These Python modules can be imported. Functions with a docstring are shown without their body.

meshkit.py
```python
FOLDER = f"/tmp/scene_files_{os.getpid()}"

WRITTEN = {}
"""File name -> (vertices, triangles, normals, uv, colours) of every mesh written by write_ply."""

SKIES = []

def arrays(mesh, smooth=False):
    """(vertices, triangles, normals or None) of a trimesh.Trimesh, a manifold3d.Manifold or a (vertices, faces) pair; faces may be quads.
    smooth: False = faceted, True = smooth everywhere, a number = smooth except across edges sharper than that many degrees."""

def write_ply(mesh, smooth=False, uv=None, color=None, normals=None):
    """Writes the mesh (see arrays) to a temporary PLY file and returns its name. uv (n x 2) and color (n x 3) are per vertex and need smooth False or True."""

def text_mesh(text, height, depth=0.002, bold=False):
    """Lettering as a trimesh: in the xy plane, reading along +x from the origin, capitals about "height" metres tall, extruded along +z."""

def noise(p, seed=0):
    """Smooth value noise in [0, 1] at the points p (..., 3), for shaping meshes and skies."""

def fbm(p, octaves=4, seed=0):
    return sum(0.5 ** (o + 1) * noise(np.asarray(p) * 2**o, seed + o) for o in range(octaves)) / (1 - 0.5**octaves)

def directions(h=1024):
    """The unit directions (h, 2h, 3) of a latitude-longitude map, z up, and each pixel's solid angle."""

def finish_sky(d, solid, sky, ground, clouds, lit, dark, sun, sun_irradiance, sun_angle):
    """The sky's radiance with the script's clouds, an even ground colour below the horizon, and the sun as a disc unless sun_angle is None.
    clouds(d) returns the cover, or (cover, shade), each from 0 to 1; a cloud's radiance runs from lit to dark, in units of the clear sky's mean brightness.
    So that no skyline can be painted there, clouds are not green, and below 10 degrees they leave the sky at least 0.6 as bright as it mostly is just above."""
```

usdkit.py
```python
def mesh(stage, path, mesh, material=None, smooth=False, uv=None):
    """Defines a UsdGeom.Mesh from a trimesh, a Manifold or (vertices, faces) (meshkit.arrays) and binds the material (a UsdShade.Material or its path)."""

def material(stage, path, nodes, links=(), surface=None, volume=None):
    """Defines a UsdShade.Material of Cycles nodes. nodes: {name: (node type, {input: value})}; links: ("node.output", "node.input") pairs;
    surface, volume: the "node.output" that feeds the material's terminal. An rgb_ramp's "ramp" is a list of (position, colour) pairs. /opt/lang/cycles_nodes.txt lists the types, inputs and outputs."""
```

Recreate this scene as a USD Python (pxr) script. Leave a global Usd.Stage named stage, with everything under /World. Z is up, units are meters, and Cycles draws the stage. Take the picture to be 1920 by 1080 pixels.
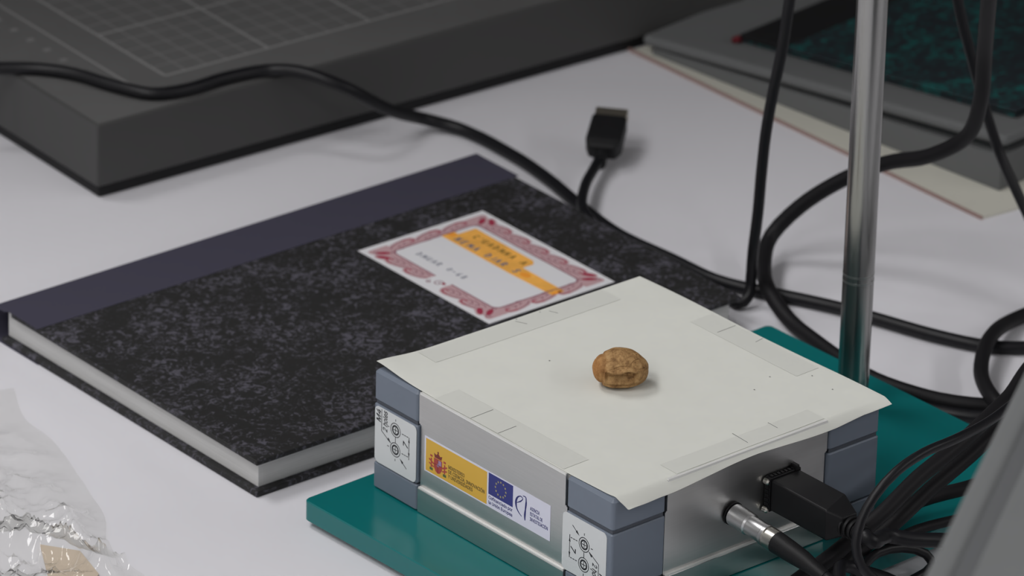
import math
import numpy as np
import trimesh
import manifold3d as m3
from shapely import affinity
from shapely.geometry import LineString, MultiLineString, Point, Polygon, box as sbox
from shapely.ops import unary_union
import meshkit
import usdkit
from pxr import Gf, Sdf, Usd, UsdGeom, UsdLux, UsdShade

stage = Usd.Stage.CreateInMemory()
UsdGeom.SetStageUpAxis(stage, UsdGeom.Tokens.z)
UsdGeom.SetStageMetersPerUnit(stage, 1.0)
UsdGeom.Xform.Define(stage, '/World')
UsdGeom.Scope.Define(stage, '/World/Looks')

TZ = 0.74                       # height of the table top; the origin lies under the middle of the measuring box

# ---------------------------------------------------------------- camera
cam = UsdGeom.Camera.Define(stage, '/World/Camera')
R_, U_, B_ = (np.array(v) for v in ((0.999691, 0.010708, 0.022421), (-0.024847, 0.430813, 0.902099), (-0.000000, -0.902378, 0.430946)))
EYE = np.array((-0.038394, -1.908358, 0.998809)) + [0, 0, TZ]
M = Gf.Matrix4d(*[float(x) for row in ((*R_, 0), (*U_, 0), (*B_, 0), (*EYE, 1)) for x in row])
cam.AddTransformOp().Set(M)
cam.CreateHorizontalApertureAttr(36.0)
cam.CreateVerticalApertureAttr(20.25)
cam.CreateFocalLengthAttr(228.625)
cam.CreateFStopAttr(20.0)
cam.CreateFocusDistanceAttr(2.085)
cam.CreateClippingRangeAttr(Gf.Vec2f(0.05, 100.0))
cam.CreateExposureAttr(0.0)

# ---------------------------------------------------------------- the room's ceiling lamps (rows of panels, all alike)
LAMPS = [(-1.1, 0.70), (-1.1, -1.10), (-1.1, -2.9), (3.2, 0.70), (3.2, -1.10), (3.2, -2.9)]
CEIL = 2.75
for i, (x, y) in enumerate(LAMPS):
    l = UsdLux.RectLight.Define(stage, '/World/ceiling_lamp' + ('_%03d' % i if i else ''))
    l.CreateWidthAttr(0.6); l.CreateHeightAttr(1.2)
    l.CreateIntensityAttr(9.8); l.CreateColorAttr(Gf.Vec3f(1.0, 0.985, 0.985))
    l.AddTranslateOp().Set(Gf.Vec3d(x, y, CEIL - 0.02))

# ---------------------------------------------------------------- helpers
_used = {}


def free(parent, name):
    k = (parent, name)
    n = _used.get(k, 0)
    _used[k] = n + 1
    return f'{parent}/{name}' + (f'_{n:03d}' if n else '')


def put(p, **kw):
    for k, v in kw.items():
        if v:
            p.SetCustomDataByKey(k, v)


def thing(name, label, category, loc=(0, 0, 0), rot=0.0, group=None, tilt=0.0):
    x = UsdGeom.Xform.Define(stage, free('/World', name))
    x.AddTranslateOp().Set(Gf.Vec3d(*[float(c) for c in loc]))
    if rot:
        x.AddRotateZOp().Set(math.degrees(rot))
    if tilt:
        x.AddRotateXOp().Set(math.degrees(tilt))
    put(x.GetPrim(), label=label, category=category, group=group)
    return str(x.GetPath())


def part(parent, name, mesh, mat, smooth=30, label=None, kind=None):
    """One mesh under a thing, or under one of its parts."""
    p = free(parent, name)
    m = usdkit.mesh(stage, p, mesh, '/World/Looks/' + mat, smooth=smooth)
    put(m.GetPrim(), label=label, kind=kind)
    return p


def struct(name, mesh, mat):
    p = free('/World', name)
    m = usdkit.mesh(stage, p, mesh, '/World/Looks/' + mat)
    put(m.GetPrim(), kind='structure')


def T(x=0, y=0, z=0):
    return trimesh.transformations.translation_matrix((x, y, z))


def frame(o, x, y):
    """4x4 whose local x and y axes are the given directions, at o."""
    m = np.eye(4)
    x, y = np.array(x, float), np.array(y, float)
    m[:3, 0], m[:3, 1], m[:3, 2], m[:3, 3] = x, y, np.cross(x, y), o
    return m


def cat(ms):
    return trimesh.util.concatenate(list(ms))


def bx(x0, x1, y0, y1, z0, z1):
    m = trimesh.creation.box((x1 - x0, y1 - y0, z1 - z0))
    m.apply_translation(((x0 + x1) / 2, (y0 + y1) / 2, (z0 + z1) / 2))
    return m


def man(m):
    a = m.to_mesh()
    return trimesh.Trimesh(a.vert_properties[:, :3], a.tri_verts, process=True)


def rbox(x0, x1, y0, y1, z0, z1, r, seg=12):
    """A box with all its edges rounded."""
    s = m3.Manifold.sphere(r, seg)
    pts = [s.translate((x, y, z)) for x in (x0 + r, x1 - r) for y in (y0 + r, y1 - r) for z in (z0 + r, z1 - r)]
    return man(m3.Manifold.batch_hull(pts))


def vbox(x0, x1, y0, y1, z0, z1, rv, c, corners=(1, 1, 1, 1)):
    """A box with rounded upright edges (radius rv) and small chamfers (c) above and below."""
    def at(z, d):
        return [m3.Manifold.cylinder(1e-5, max(rv - d, 1e-4), max(rv - d, 1e-4), 20).translate((x, y, z))
                for x in (x0 + rv, x1 - rv) for y in (y0 + rv, y1 - rv)]
    return man(m3.Manifold.batch_hull(at(z0, c) + at(z0 + c, 0) + at(z1 - c, 0) + at(z1 - 1e-5, c)))


def flat(shape, z=0.0, t=0.00003):
    """A flat printed or cut shape: extruded a hair's breadth along local z."""
    gs = [g for g in getattr(shape, 'geoms', [shape]) if g.geom_type == 'Polygon' and g.area > 1e-13]
    out = [trimesh.creation.extrude_polygon(g.simplify(1e-6), t, engine='earcut') for g in gs]
    m = cat(out)
    m.apply_translation((0, 0, z))
    return m


def line(pts, w):
    return LineString(pts).buffer(w / 2, quad_segs=3)


def rrect(x0, x1, y0, y1, r):
    return sbox(x0 + r, y0 + r, x1 - r, y1 - r).buffer(r, quad_segs=6)


def on(m, mat):
    m = m.copy()
    m.apply_transform(mat)
    return m


def words(text, h, x=0, y=0, t=0.00003, bold=False, width=None):
    """Lettering starting at (x, y); width squeezes it to a given length."""
    m = meshkit.text_mesh(text, h, t, bold)
    if width:
        k = width / max(m.bounds[1, 0], 1e-9)
        m.apply_scale((k, 1, 1))
    m.apply_translation((x, y, 0))
    return m


def spline(P, step):
    P = np.asarray(P, float)
    Q = np.vstack([2 * P[0] - P[1], P, 2 * P[-1] - P[-2]])
    out = []
    for i in range(1, len(Q) - 2):
        a, b, c, d = Q[i - 1:i + 3]
        ta, tb, tc = (max(np.linalg.norm(v), 1e-6) ** 0.5 for v in (b - a, c - b, d - c))
        n = max(2, int(np.linalg.norm(c - b) / step))
        m1 = tb * ((b - a) / ta - (c - a) / (ta + tb) + (c - b) / tb)
        m2 = tb * ((c - b) / tb - (d - b) / (tb + tc) + (d - c) / tc)
        for t in np.linspace(0, 1, n, endpoint=False):
            out.append((2 * t**3 - 3 * t**2 + 1) * b + (t**3 - 2 * t**2 + t) * m1 + (-2 * t**3 + 3 * t**2) * c + (t**3 - t**2) * m2)
    out.append(P[-1])
    return np.array(out)


def tube(P, r, n=12, step=0.004, curve=True, zmin=None):
    """A round cable through the points P; r may be one radius or one per point of P (then P is not smoothed)."""
    C = spline(P, step) if curve else np.asarray(P, float)
    if zmin is not None:
        C[:, 2] = np.maximum(C[:, 2], zmin)
    rr = np.broadcast_to(r, len(C))
    d = np.gradient(C, axis=0)
    d /= np.linalg.norm(d, axis=1, keepdims=True)
    up = np.cross(d[0], [0.3, 0.2, 0.9]); up /= np.linalg.norm(up)
    ang = np.linspace(0, 2 * np.pi, n, endpoint=False)
    V = []
    for c, t, q in zip(C, d, rr):
        up = up - t * (up @ t); up /= np.linalg.norm(up)
        s = np.cross(t, up)
        V.append(c + q * (np.cos(ang)[:, None] * up + np.sin(ang)[:, None] * s))
    k = len(C)
    V = np.vstack(V + [C[:1], C[-1:]])
    F = []
    for i in range(k - 1):
        for j in range(n):
            a, b = i * n + j, i * n + (j + 1) % n
            F += [(a, b, b + n), (a, b + n, a + n)]
    for j in range(n):
        F += [((j + 1) % n, j, k * n), ((k - 1) * n + j, (k - 1) * n + (j + 1) % n, k * n + 1)]
    m = trimesh.Trimesh(V, F, process=False)
    if m.volume < 0:
        m.invert()
    return m


def lathe(prof, n=32):
    """Revolves (radius, height) pairs about z."""
    return trimesh.creation.revolve(np.array(prof), sections=n)


def prism(poly, length, mat):
    m = trimesh.creation.extrude_polygon(Polygon(poly), length, engine='earcut')
    m.apply_transform(mat)
    return m


def sheet(X, Y, Z, t):
    """A closed thin sheet over a grid of points, t thick (downwards)."""
    a, b = X.shape
    top = np.stack([X, Y, Z], -1).reshape(-1, 3)
    V = np.vstack([top, top - [0, 0, t]])
    i, j = np.meshgrid(np.arange(a - 1), np.arange(b - 1), indexing='ij')
    q = (i * b + j).ravel()
    F = np.vstack([np.stack([q, q + b, q + b + 1], 1), np.stack([q, q + b + 1, q + 1], 1)])
    if np.cross(top[b] - top[0], top[b + 1] - top[0])[2] < 0:
        F = F[:, ::-1]
    N = a * b
    rim = np.concatenate([np.arange(b), np.arange(1, a) * b + b - 1, (a - 1) * b + np.arange(b - 2, -1, -1), np.arange(a - 2, -1, -1) * b])
    S = []
    for u, v in zip(rim[:-1], rim[1:]):
        S += [(u, v, v + N), (u, v + N, u + N)]
    m = trimesh.Trimesh(V, np.vstack([F, F[:, ::-1] + N, np.array(S)]), process=False)
    trimesh.repair.fix_normals(m)
    return m


def look(name, color, rough=0.5, metal=0.0, spec=0.5, bump=0.0, bscale=400.0, var=0.0, vscale=40.0, stretch=(1, 1, 1), coat=0.0, trans=0.0, aniso=0.0):
    c = np.array(color, float)
    n = {'p': ('principled_bsdf', {'base_color': tuple(c), 'roughness': rough, 'metallic': metal, 'specular_ior_level': spec}),
         'tc': ('texture_coordinate', {}), 'mp': ('mapping', {'scale': stretch})}
    l = [('tc.object', 'mp.vector')]
    if coat:
        n['p'][1]['coat_weight'] = coat
    if var:
        n['nv'] = ('noise_texture', {'scale': vscale, 'detail': 4.0, 'roughness': 0.6})
        n['rv'] = ('rgb_ramp', {'ramp': [(0.3, tuple(c * (1 - var))), (0.7, tuple(np.minimum(c * (1 + var), 1)))]})
        l += [('mp.vector', 'nv.vector'), ('nv.fac', 'rv.fac'), ('rv.color', 'p.base_color')]
    if bump:
        n['nb'] = ('noise_texture', {'scale': bscale, 'detail': 3.0})
        n['bp'] = ('bump', {'strength': bump, 'distance': 0.0002})
        l += [('mp.vector', 'nb.vector'), ('nb.fac', 'bp.height'), ('bp.normal', 'p.normal')]
    usdkit.material(stage, '/World/Looks/' + name, n, l, surface='p.BSDF')


def marbled(name, dark, light, scale, lo, hi, rough=0.6):
    usdkit.material(stage, '/World/Looks/' + name, {
        'tc': ('texture_coordinate', {}), 'mp': ('mapping', {'scale': (scale, scale, scale)}),
        'n1': ('noise_texture', {'scale': 1.0, 'detail': 3.0, 'roughness': 0.62, 'distortion': 1.3}),
        'n2': ('noise_texture', {'scale': 0.17, 'detail': 2.0}),
        'm': ('math', {'math_type': 'multiply_add', 'value2': 0.35}),
        'r': ('rgb_ramp', {'ramp': [(0, dark), (lo, dark), (hi, light), (1, light)]}),
        'p': ('principled_bsdf', {'roughness': rough, 'specular_ior_level': 0.3})},
        [('tc.object', 'mp.vector'), ('mp.vector', 'n1.vector'), ('mp.vector', 'n2.vector'), ('n2.fac', 'm.value1'), ('n1.fac', 'm.value3'),
         ('m.value', 'r.fac'), ('r.color', 'p.base_color')], surface='p.BSDF')


# ---------------------------------------------------------------- materials
look('wall_paint', (0.62, 0.62, 0.61), 0.85)
look('dark_wall', (0.16, 0.16, 0.165), 0.8)  # unseen walls kept dark to dim the light from back and right
look('ceiling_paint', (0.78, 0.78, 0.77), 0.9)
look('floor_vinyl', (0.25, 0.24, 0.23), 0.5, var=0.1)
look('white_laminate', (0.74, 0.735, 0.775), 0.5, spec=0.25, var=0.012, vscale=6)
look('table_edge', (0.5, 0.5, 0.5), 0.5)
look('shelf_dark', (0.08, 0.08, 0.085), 0.6)
look('grey_steel', (0.35, 0.35, 0.36), 0.45, metal=0.6)
look('green_lacquer', (0.005, 0.148, 0.15), 0.2, spec=0.5, var=0.03, vscale=12)
look('black_rubber', (0.009, 0.009, 0.010), 0.5, spec=0.25)
look('cable_black', (0.008, 0.008, 0.010), 0.42, spec=0.3)
look('cable_matt', (0.010, 0.0095, 0.011), 0.55, spec=0.2)
look('plug_black', (0.009, 0.009, 0.010), 0.5, spec=0.25, bump=0.15, bscale=2500)
look('grey_plastic', (0.165, 0.195, 0.245), 0.42, spec=0.4, bump=0.08, bscale=1800)
look('groove_dark', (0.07, 0.08, 0.1), 0.6)
look('aluminium', (0.60, 0.60, 0.59), 0.36, metal=1.0, var=0.03, vscale=60, stretch=(1, 1, 30))
look('aluminium_lit', (0.85, 0.85, 0.83), 0.5, metal=0.35)  # paler copy of the aluminium, caught light put into the colour
look('label_film', (0.66, 0.68, 0.69), 0.3, spec=0.5)
look('print_black', (0.02, 0.02, 0.025), 0.6)
look('sticker_white', (0.72, 0.72, 0.84), 0.45)
look('sticker_yellow', (0.72, 0.43, 0.055), 0.45)
look('sticker_blue', (0.03, 0.035, 0.21), 0.45)
look('ink_navy', (0.03, 0.03, 0.16), 0.5)
look('ink_brown', (0.10, 0.068, 0.02), 0.5)
look('crest_red', (0.42, 0.06, 0.05), 0.5)
look('crest_dark', (0.2, 0.03, 0.025), 0.5)
look('crest_blue', (0.35, 0.25, 0.42), 0.5)
look('crest_green', (0.08, 0.13, 0.04), 0.5)
look('star_yellow', (0.42, 0.38, 0.16), 0.5)
look('paper', (0.705, 0.715, 0.665), 0.75, spec=0.2, var=0.018, vscale=70, bump=0.1, bscale=900)
look('pencil', (0.16, 0.16, 0.16), 0.6)
look('nickel', (0.62, 0.60, 0.55), 0.3, metal=1.0)
look('satin_steel', (0.6, 0.6, 0.61), 0.32, metal=1.0, var=0.06, vscale=300)
look('rod_steel', (0.38, 0.38, 0.37), 0.24, metal=1.0, var=0.06, vscale=160, stretch=(1, 1, 0.08))
look('rod_scored', (0.42, 0.43, 0.42), 0.35, metal=1.0)
look('brass', (0.48, 0.44, 0.36), 0.4, metal=1.0)
look('spine_cloth', (0.052, 0.049, 0.075), 0.75, spec=0.25, bump=0.3, bscale=2500)
look('page_edges', (0.58, 0.58, 0.575), 0.8, spec=0.2, var=0.1, vscale=30, stretch=(1, 1, 90))
look('label_paper', (0.70, 0.70, 0.725), 0.7, spec=0.2)
look('label_tint', (0.50, 0.325, 0.345), 0.7, spec=0.2)
look('label_red', (0.33, 0.035, 0.07), 0.7, spec=0.2)
look('label_line', (0.22, 0.07, 0.11), 0.7, spec=0.2)
look('marker_orange', (0.84, 0.42, 0.085), 0.7, spec=0.2, var=0.14, vscale=130)
look('marker_orange_deep', (0.86, 0.33, 0.04), 0.7, spec=0.2)
look('ink_olive', (0.24, 0.14, 0.02), 0.7)
look('ink_blue_grey', (0.13, 0.14, 0.2), 0.7)
look('tablet_top', (0.125, 0.125, 0.125), 0.55, spec=0.35, var=0.04, vscale=30)
look('tablet_body', (0.06, 0.06, 0.06), 0.5, spec=0.35)
look('grid_print', (0.25, 0.25, 0.25), 0.55)
look('grid_faint', (0.20, 0.20, 0.20), 0.55)
look('binder_cloth', (0.145, 0.15, 0.152), 0.75, spec=0.2, bump=0.25, bscale=1500)
look('binder_shade', (0.03, 0.034, 0.036), 0.8)
look('cream_card', (0.62, 0.61, 0.54), 0.75)
look('card_edge', (0.33, 0.22, 0.2), 0.8)
look('red_thread', (0.12, 0.005, 0.012), 0.6)
look('black_cloth', (0.012, 0.012, 0.013), 0.8, spec=0.2)
look('case_grey', (0.185, 0.192, 0.195), 0.5, spec=0.35, bump=0.1, bscale=700, var=0.03, vscale=25)
look('case_seam', (0.12, 0.125, 0.13), 0.6)
look('beige_card', (0.62, 0.52, 0.42), 0.7)
marbled('marbled_black', (0.0185, 0.0185, 0.0185), (0.088, 0.085, 0.106), 360.0, 0.69, 0.83)
marbled('marbled_teal', (0.018, 0.024, 0.030), (0.012, 0.105, 0.10), 210.0, 0.69, 0.82)

# the stone: ochre with dark, rough lower parts
usdkit.material(stage, '/World/Looks/stone', {
    'tc': ('texture_coordinate', {}), 'n1': ('noise_texture', {'scale': 330.0, 'detail': 6.0, 'roughness': 0.75}),
    'n2': ('noise_texture', {'scale': 1300.0, 'detail': 4.0}), 'sx': ('separate_xyz', {}),
    'mr': ('map_range', {'from_min': -0.0105, 'from_max': -0.0035, 'to_min': 1.0, 'to_max': 0.0, 'clamp': True}),
    'r': ('rgb_ramp', {'ramp': [(0.30, (0.10, 0.05, 0.02)), (0.42, (0.25, 0.135, 0.052)), (0.55, (0.42, 0.25, 0.105)), (0.72, (0.52, 0.35, 0.17))]}),
    'r2': ('rgb_ramp', {'ramp': [(0.3, (0.34, 0.14, 0.04)), (0.7, (0.50, 0.24, 0.08))]}),
    'mx': ('mix_color', {}), 'bp': ('bump', {'strength': 0.9, 'distance': 0.0004}), 'p': ('principled_bsdf', {'roughness': 0.75, 'specular_ior_level': 0.25})},
    [('tc.object', 'n1.vector'), ('tc.object', 'n2.vector'), ('tc.object', 'sx.vector'), ('sx.x', 'mr.value'), ('n1.fac', 'r.fac'), ('n1.fac', 'r2.fac'),
     ('mr.result', 'mx.fac'), ('r.color', 'mx.a'), ('r2.color', 'mx.b'), ('mx.result', 'p.base_color'), ('n2.fac', 'bp.height'), ('bp.normal', 'p.normal')], surface='p.BSDF')

# clear film: the bag and the tape
usdkit.material(stage, '/World/Looks/clear_film', {
    'fr': ('layer_weight', {}), 'pw': ('math', {'math_type': 'power', 'value2': 5.0}), 'ma': ('math', {'math_type': 'multiply_add', 'value2': 0.45, 'value3': 0.022}), 't': ('transparent_bsdf', {'color': (0.995, 0.995, 0.988)}), 'g': ('glossy_bsdf', {'color': (1, 1, 1), 'roughness': 0.035}),
    'm': ('mix_closure', {})}, [('fr.facing', 'pw.value1'), ('pw.value', 'ma.value1'), ('ma.value', 'm.fac'), ('t.BSDF', 'm.closure1'), ('g.BSDF', 'm.closure2')], surface='m.closure')
look('tape_film', (0.682, 0.692, 0.646), 0.42, spec=0.35)

# ---------------------------------------------------------------- the room and the table
struct('floor', bx(-2.2, 4.4, -3.8, 1.0, -0.05, 0), 'floor_vinyl')
struct('ceiling', bx(-2.2, 4.4, -3.8, 1.0, CEIL, CEIL + 0.05), 'ceiling_paint')
struct('wall_left', bx(-2.25, -2.2, -3.8, 1.0, 0, CEIL), 'wall_paint')
struct('wall_right', bx(4.4, 4.45, -3.8, 1.0, 0, CEIL), 'dark_wall')
struct('wall_back', bx(-2.2, 4.4, 1.0, 1.05, 0, CEIL), 'dark_wall')
struct('wall_front', bx(-2.2, 4.4, -3.85, -3.8, 0, CEIL), 'wall_paint')

t = thing('table', 'wide white laminate table that everything else stands on', 'table')
part(t, 'tabletop', rbox(-1.0, 1.0, -0.85, 0.95, TZ - 0.026, TZ, 0.003), 'white_laminate')
for x in (-0.92, 0.92):
    for y in (-0.77, 0.87):
        part(t, 'leg', rbox(x - 0.025, x + 0.025, y - 0.025, y + 0.025, 0, TZ - 0.0262, 0.003), 'grey_steel')

t = thing('added_shelf', 'added dark shelf, out of view, shading the rear of the white table', 'shelf', (-0.05, 0.71, TZ + 0.40))  # unseen shelf, added to block light over the rear of the table
part(t, 'board', rbox(-0.95, 0.95, -0.40, 0.285, 0, 0.03, 0.003), 'shelf_dark')
for x in (-0.7, 0.0, 0.7):
    part(t, 'bracket', rbox(x - 0.012, x + 0.012, 0.05, 0.285, 0.031, 0.16, 0.002), 'grey_steel')

# ---------------------------------------------------------------- digitising tablet with a printed grid
TW, TD = 0.302, 0.40
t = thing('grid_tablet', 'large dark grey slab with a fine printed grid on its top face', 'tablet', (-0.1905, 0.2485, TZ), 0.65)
part(t, 'base', rbox(0.0015, TW - 0.0015, 0.0015, TD - 0.0015, 0, 0.0052, 0.001), 'black_rubber', label='black base painted as the shaded gap under the slab')  # black colour stands in for shade under the raised slab
part(t, 'body', rbox(0, TW, 0, TD, 0.005, 0.0299, 0.0009), 'tablet_body')
part(t, 'drawing_surface', bx(0.0012, TW - 0.0012, 0.0012, TD - 0.0012, 0.0296, 0.03), 'tablet_top', label='smooth grey top face')
PX, PY, GX, GY = 0.0464, 0.0452, 0.0456, 0.0238
faint, bold = [], []
for i in range(0, 26):
    x = GX + i * PX / 5
    (faint if i % 5 else bold).append(bx(x - (0.0003 if i % 5 else 0.0006), x + (0.0003 if i % 5 else 0.0006), GY, GY + 40 * PY / 5, 0.02999, 0.03004 + (0 if i % 5 else 0.00002)))
for j in range(0, 41):
    y = GY + j * PY / 5
    (faint if j % 5 else bold).append(bx(GX, GX + 25 * PX / 5, y - (0.0003 if j % 5 else 0.0006), y + (0.0003 if j % 5 else 0.0006), 0.02999, 0.03003 + (0 if j % 5 else 0.00002)))
part(t, 'fine_grid', cat(faint), 'grid_faint', smooth=False)
part(t, 'main_grid', cat(bold), 'grid_print', smooth=False)
part(t, 'margin_line', bx(0.0298, 0.0308, 0.0235, 0.36, 0.02999, 0.03004), 'grid_print', smooth=False)
part(t, 'margin_marks', cat([bx(0.0208, 0.0238, 0.033 + 0.0113 * k, 0.0355 + 0.0113 * k, 0.02999, 0.03004) for k in range(28)]), 'grid_faint', smooth=False)

# ---------------------------------------------------------------- cream card, grey binder and teal notebook (upper right)
P0, BY = np.array([0.0102, 0.3955]), 0.82
c = affinity.translate(Polygon([(-0.0039, 0.0017), (0.1232, -0.1441), (0.36, 0.02), (0.22, 0.17)]), *P0)
ox, oy = P0
t = thing('card_sheet', 'cream card lying flat under the grey binder, its edge jutting out', 'card', (ox, oy, TZ))
m = trimesh.creation.extrude_polygon(affinity.translate(c, -ox, -oy), 0.0011, engine='earcut')
part(t, 'sheet', m, 'cream_card', smooth=False)
part(t, 'edge_line', on(bx(-0.002, 0.1934, -0.0011, -0.0002, 0.0, 0.00125), frame((-0.0039, 0.0017, 0), (0.6571, -0.7538, 0), (0.7538, 0.6571, 0))), 'card_edge', smooth=False, label='thin brown-red line along the card edge')

TILT = -math.atan(0.016 / 0.18)
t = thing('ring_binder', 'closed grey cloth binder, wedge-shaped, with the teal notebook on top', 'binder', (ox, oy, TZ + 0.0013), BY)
LEN = 0.27
wz = lambda y, a: a - y * 0.016 / 0.18            # height of a tilted plane at local y (y runs from 0 down to -0.18)
def wedge(x0, x1, y0, y1, lo, hi):
    q = [(y1, lo(y1)), (y0, lo(y0)), (y0, hi(y0)), (y1, hi(y1))]
    return prism(q, x1 - x0, frame((x0, 0, 0), (0, 1, 0), (0, 0, 1)))
part(t, 'lower_board', wedge(0.0, LEN, -0.0045, -0.178, lambda y: 0.0, lambda y: 0.0022 - (y + 0.0) * 0.067), 'binder_cloth', smooth=False)
part(t, 'gap', wedge(0.0035, LEN - 0.003, -0.006, -0.175, lambda y: 0.001, lambda y: wz(y, 0.004)), 'binder_shade', smooth=False, label='dark filler painted as the shade between the boards')  # solid dark fill, shadow of the groove put into its colour
lid = rbox(-0.0012, LEN, -0.1815, 0.0, 0, 0.0044, 0.0018)
part(t, 'upper_board', on(lid, trimesh.transformations.concatenate_matrices(T(0, 0, 0.0026), trimesh.transformations.rotation_matrix(TILT, (1, 0, 0)))), 'binder_cloth')

NB = frame((0, 0, 0), (1, 0, 0), (0, math.cos(TILT), math.sin(TILT)))
cb_, sb_ = math.cos(BY), math.sin(BY)
nx, ny = 0.0150, -0.0365                         # notebook corner on the lid, in the binder's own axes
zn = 0.0013 + 0.0026 + 0.0044 / math.cos(TILT) - ny * math.tan(-TILT)
t = thing('notebook', 'thin teal marbled notebook with a black spine, on the grey binder', 'notebook',
          (ox + nx * cb_ - ny * sb_, oy + nx * sb_ + ny * cb_, TZ + zn + 0.0005), BY, tilt=TILT)
part(t, 'back_cover', rbox(0, 0.2, -0.136, 0, 0, 0.0009, 0.0003), 'marbled_teal')
part(t, 'pages', bx(0.002, 0.198, -0.134, -0.002, 0.0009, 0.0018), 'page_edges', smooth=False)
part(t, 'front_cover', rbox(0, 0.2, -0.136, -0.021, 0.0018, 0.0028, 0.0003), 'marbled_teal')
part(t, 'spine', rbox(-0.0002, 0.2002, -0.0225, 0.0008, 0.0010, 0.0031, 0.0006), 'black_cloth', label='black cloth spine strip')
part(t, 'headband', tube([(-0.0012, -0.0005, 0.0018), (-0.0016, 0.0012, 0.0012), (-0.0014, 0.0022, 0.0006)], 0.0014, 10, 0.0006), 'red_thread', label='dark red thread end at the spine corner')

# ---------------------------------------------------------------- black marbled notebook with a paper label
BL, BW = 0.2135, 0.1513
t = thing('notebook', 'black marbled hardcover notebook with a navy spine and a red-bordered label', 'notebook', (-0.0882, 0.1422, TZ), 0.6951)
hx, hy = BL / 2, BW / 2
part(t, 'back_cover', rbox(-hx, hx, -hy, hy - 0.004, 0, 0.0021, 0.0005), 'marbled_black')
part(t, 'page_block', bx(-hx + 0.003, hx - 0.003, -hy + 0.003, hy - 0.0045, 0.0021, 0.0118), 'page_edges', smooth=False, label='pale grey page edges')
part(t, 'front_cover', rbox(-hx, hx, -hy, hy - 0.010, 0.0118, 0.0137, 0.0005), 'marbled_black')
th = np.linspace(np.pi / 2, 3 * np.pi / 2, 15)
outer = [(hy - 0.002 - 0.0042 * math.cos(a) * 0.55, 0.00695 + 0.00695 * math.sin(a)) for a in th]
prof = [(hy - 0.0262, 0.0137), (hy - 0.0262, 0.01385), (hy - 0.0062, 0.01385)] + outer + \
       [(hy - 0.0262, 0.0000), (hy - 0.0262, 0.0004), (hy - 0.006, 0.0006)] + [(a - 0.0012, 0.00695 + (b - 0.00695) * 0.82) for a, b in outer[::-1]] + [(hy - 0.0062, 0.0127), (hy - 0.0075, 0.0132), (hy - 0.0090, 0.0137)]
sp = Polygon(prof).buffer(0)
sp = max(getattr(sp, 'geoms', [sp]), key=lambda g: g.area)
part(t, 'spine', on(trimesh.creation.extrude_polygon(sp, BL + 0.0014, engine='earcut'), frame((-hx - 0.0002, 0, 0), (0, 1, 0), (0, 0, 1))), 'spine_cloth', smooth=35, label='navy cloth spine strip')

# the label: text runs along local -y, its top points to local +x
LB = frame((0.0498, -0.0033, 0.0137), (0, -1, 0), (1, 0, 0))
lab = part(t, 'paper_label', on(flat(sbox(-0.037, -0.0285, 0.037, 0.0285), 0, 0.00012), LB), 'label_paper', smooth=False, label='white label with an ornamental red border')
Z1, Z2, Z3, Z4 = 0.00012, 0.00014, 0.00016, 0.00018
OX, OY, IX, IY = 0.0345, 0.0260, 0.0290, 0.0190


def spiral(cx, cy, r, turns, a0, sgn=1, w=0.0004):
    a = np.linspace(0, turns * 2 * np.pi, 26)
    q = r * (1 - 0.8 * a / a[-1])
    return line(np.stack([cx + q * np.cos(a0 + sgn * a), cy + q * np.sin(a0 + sgn * a)], 1), w)


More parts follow.
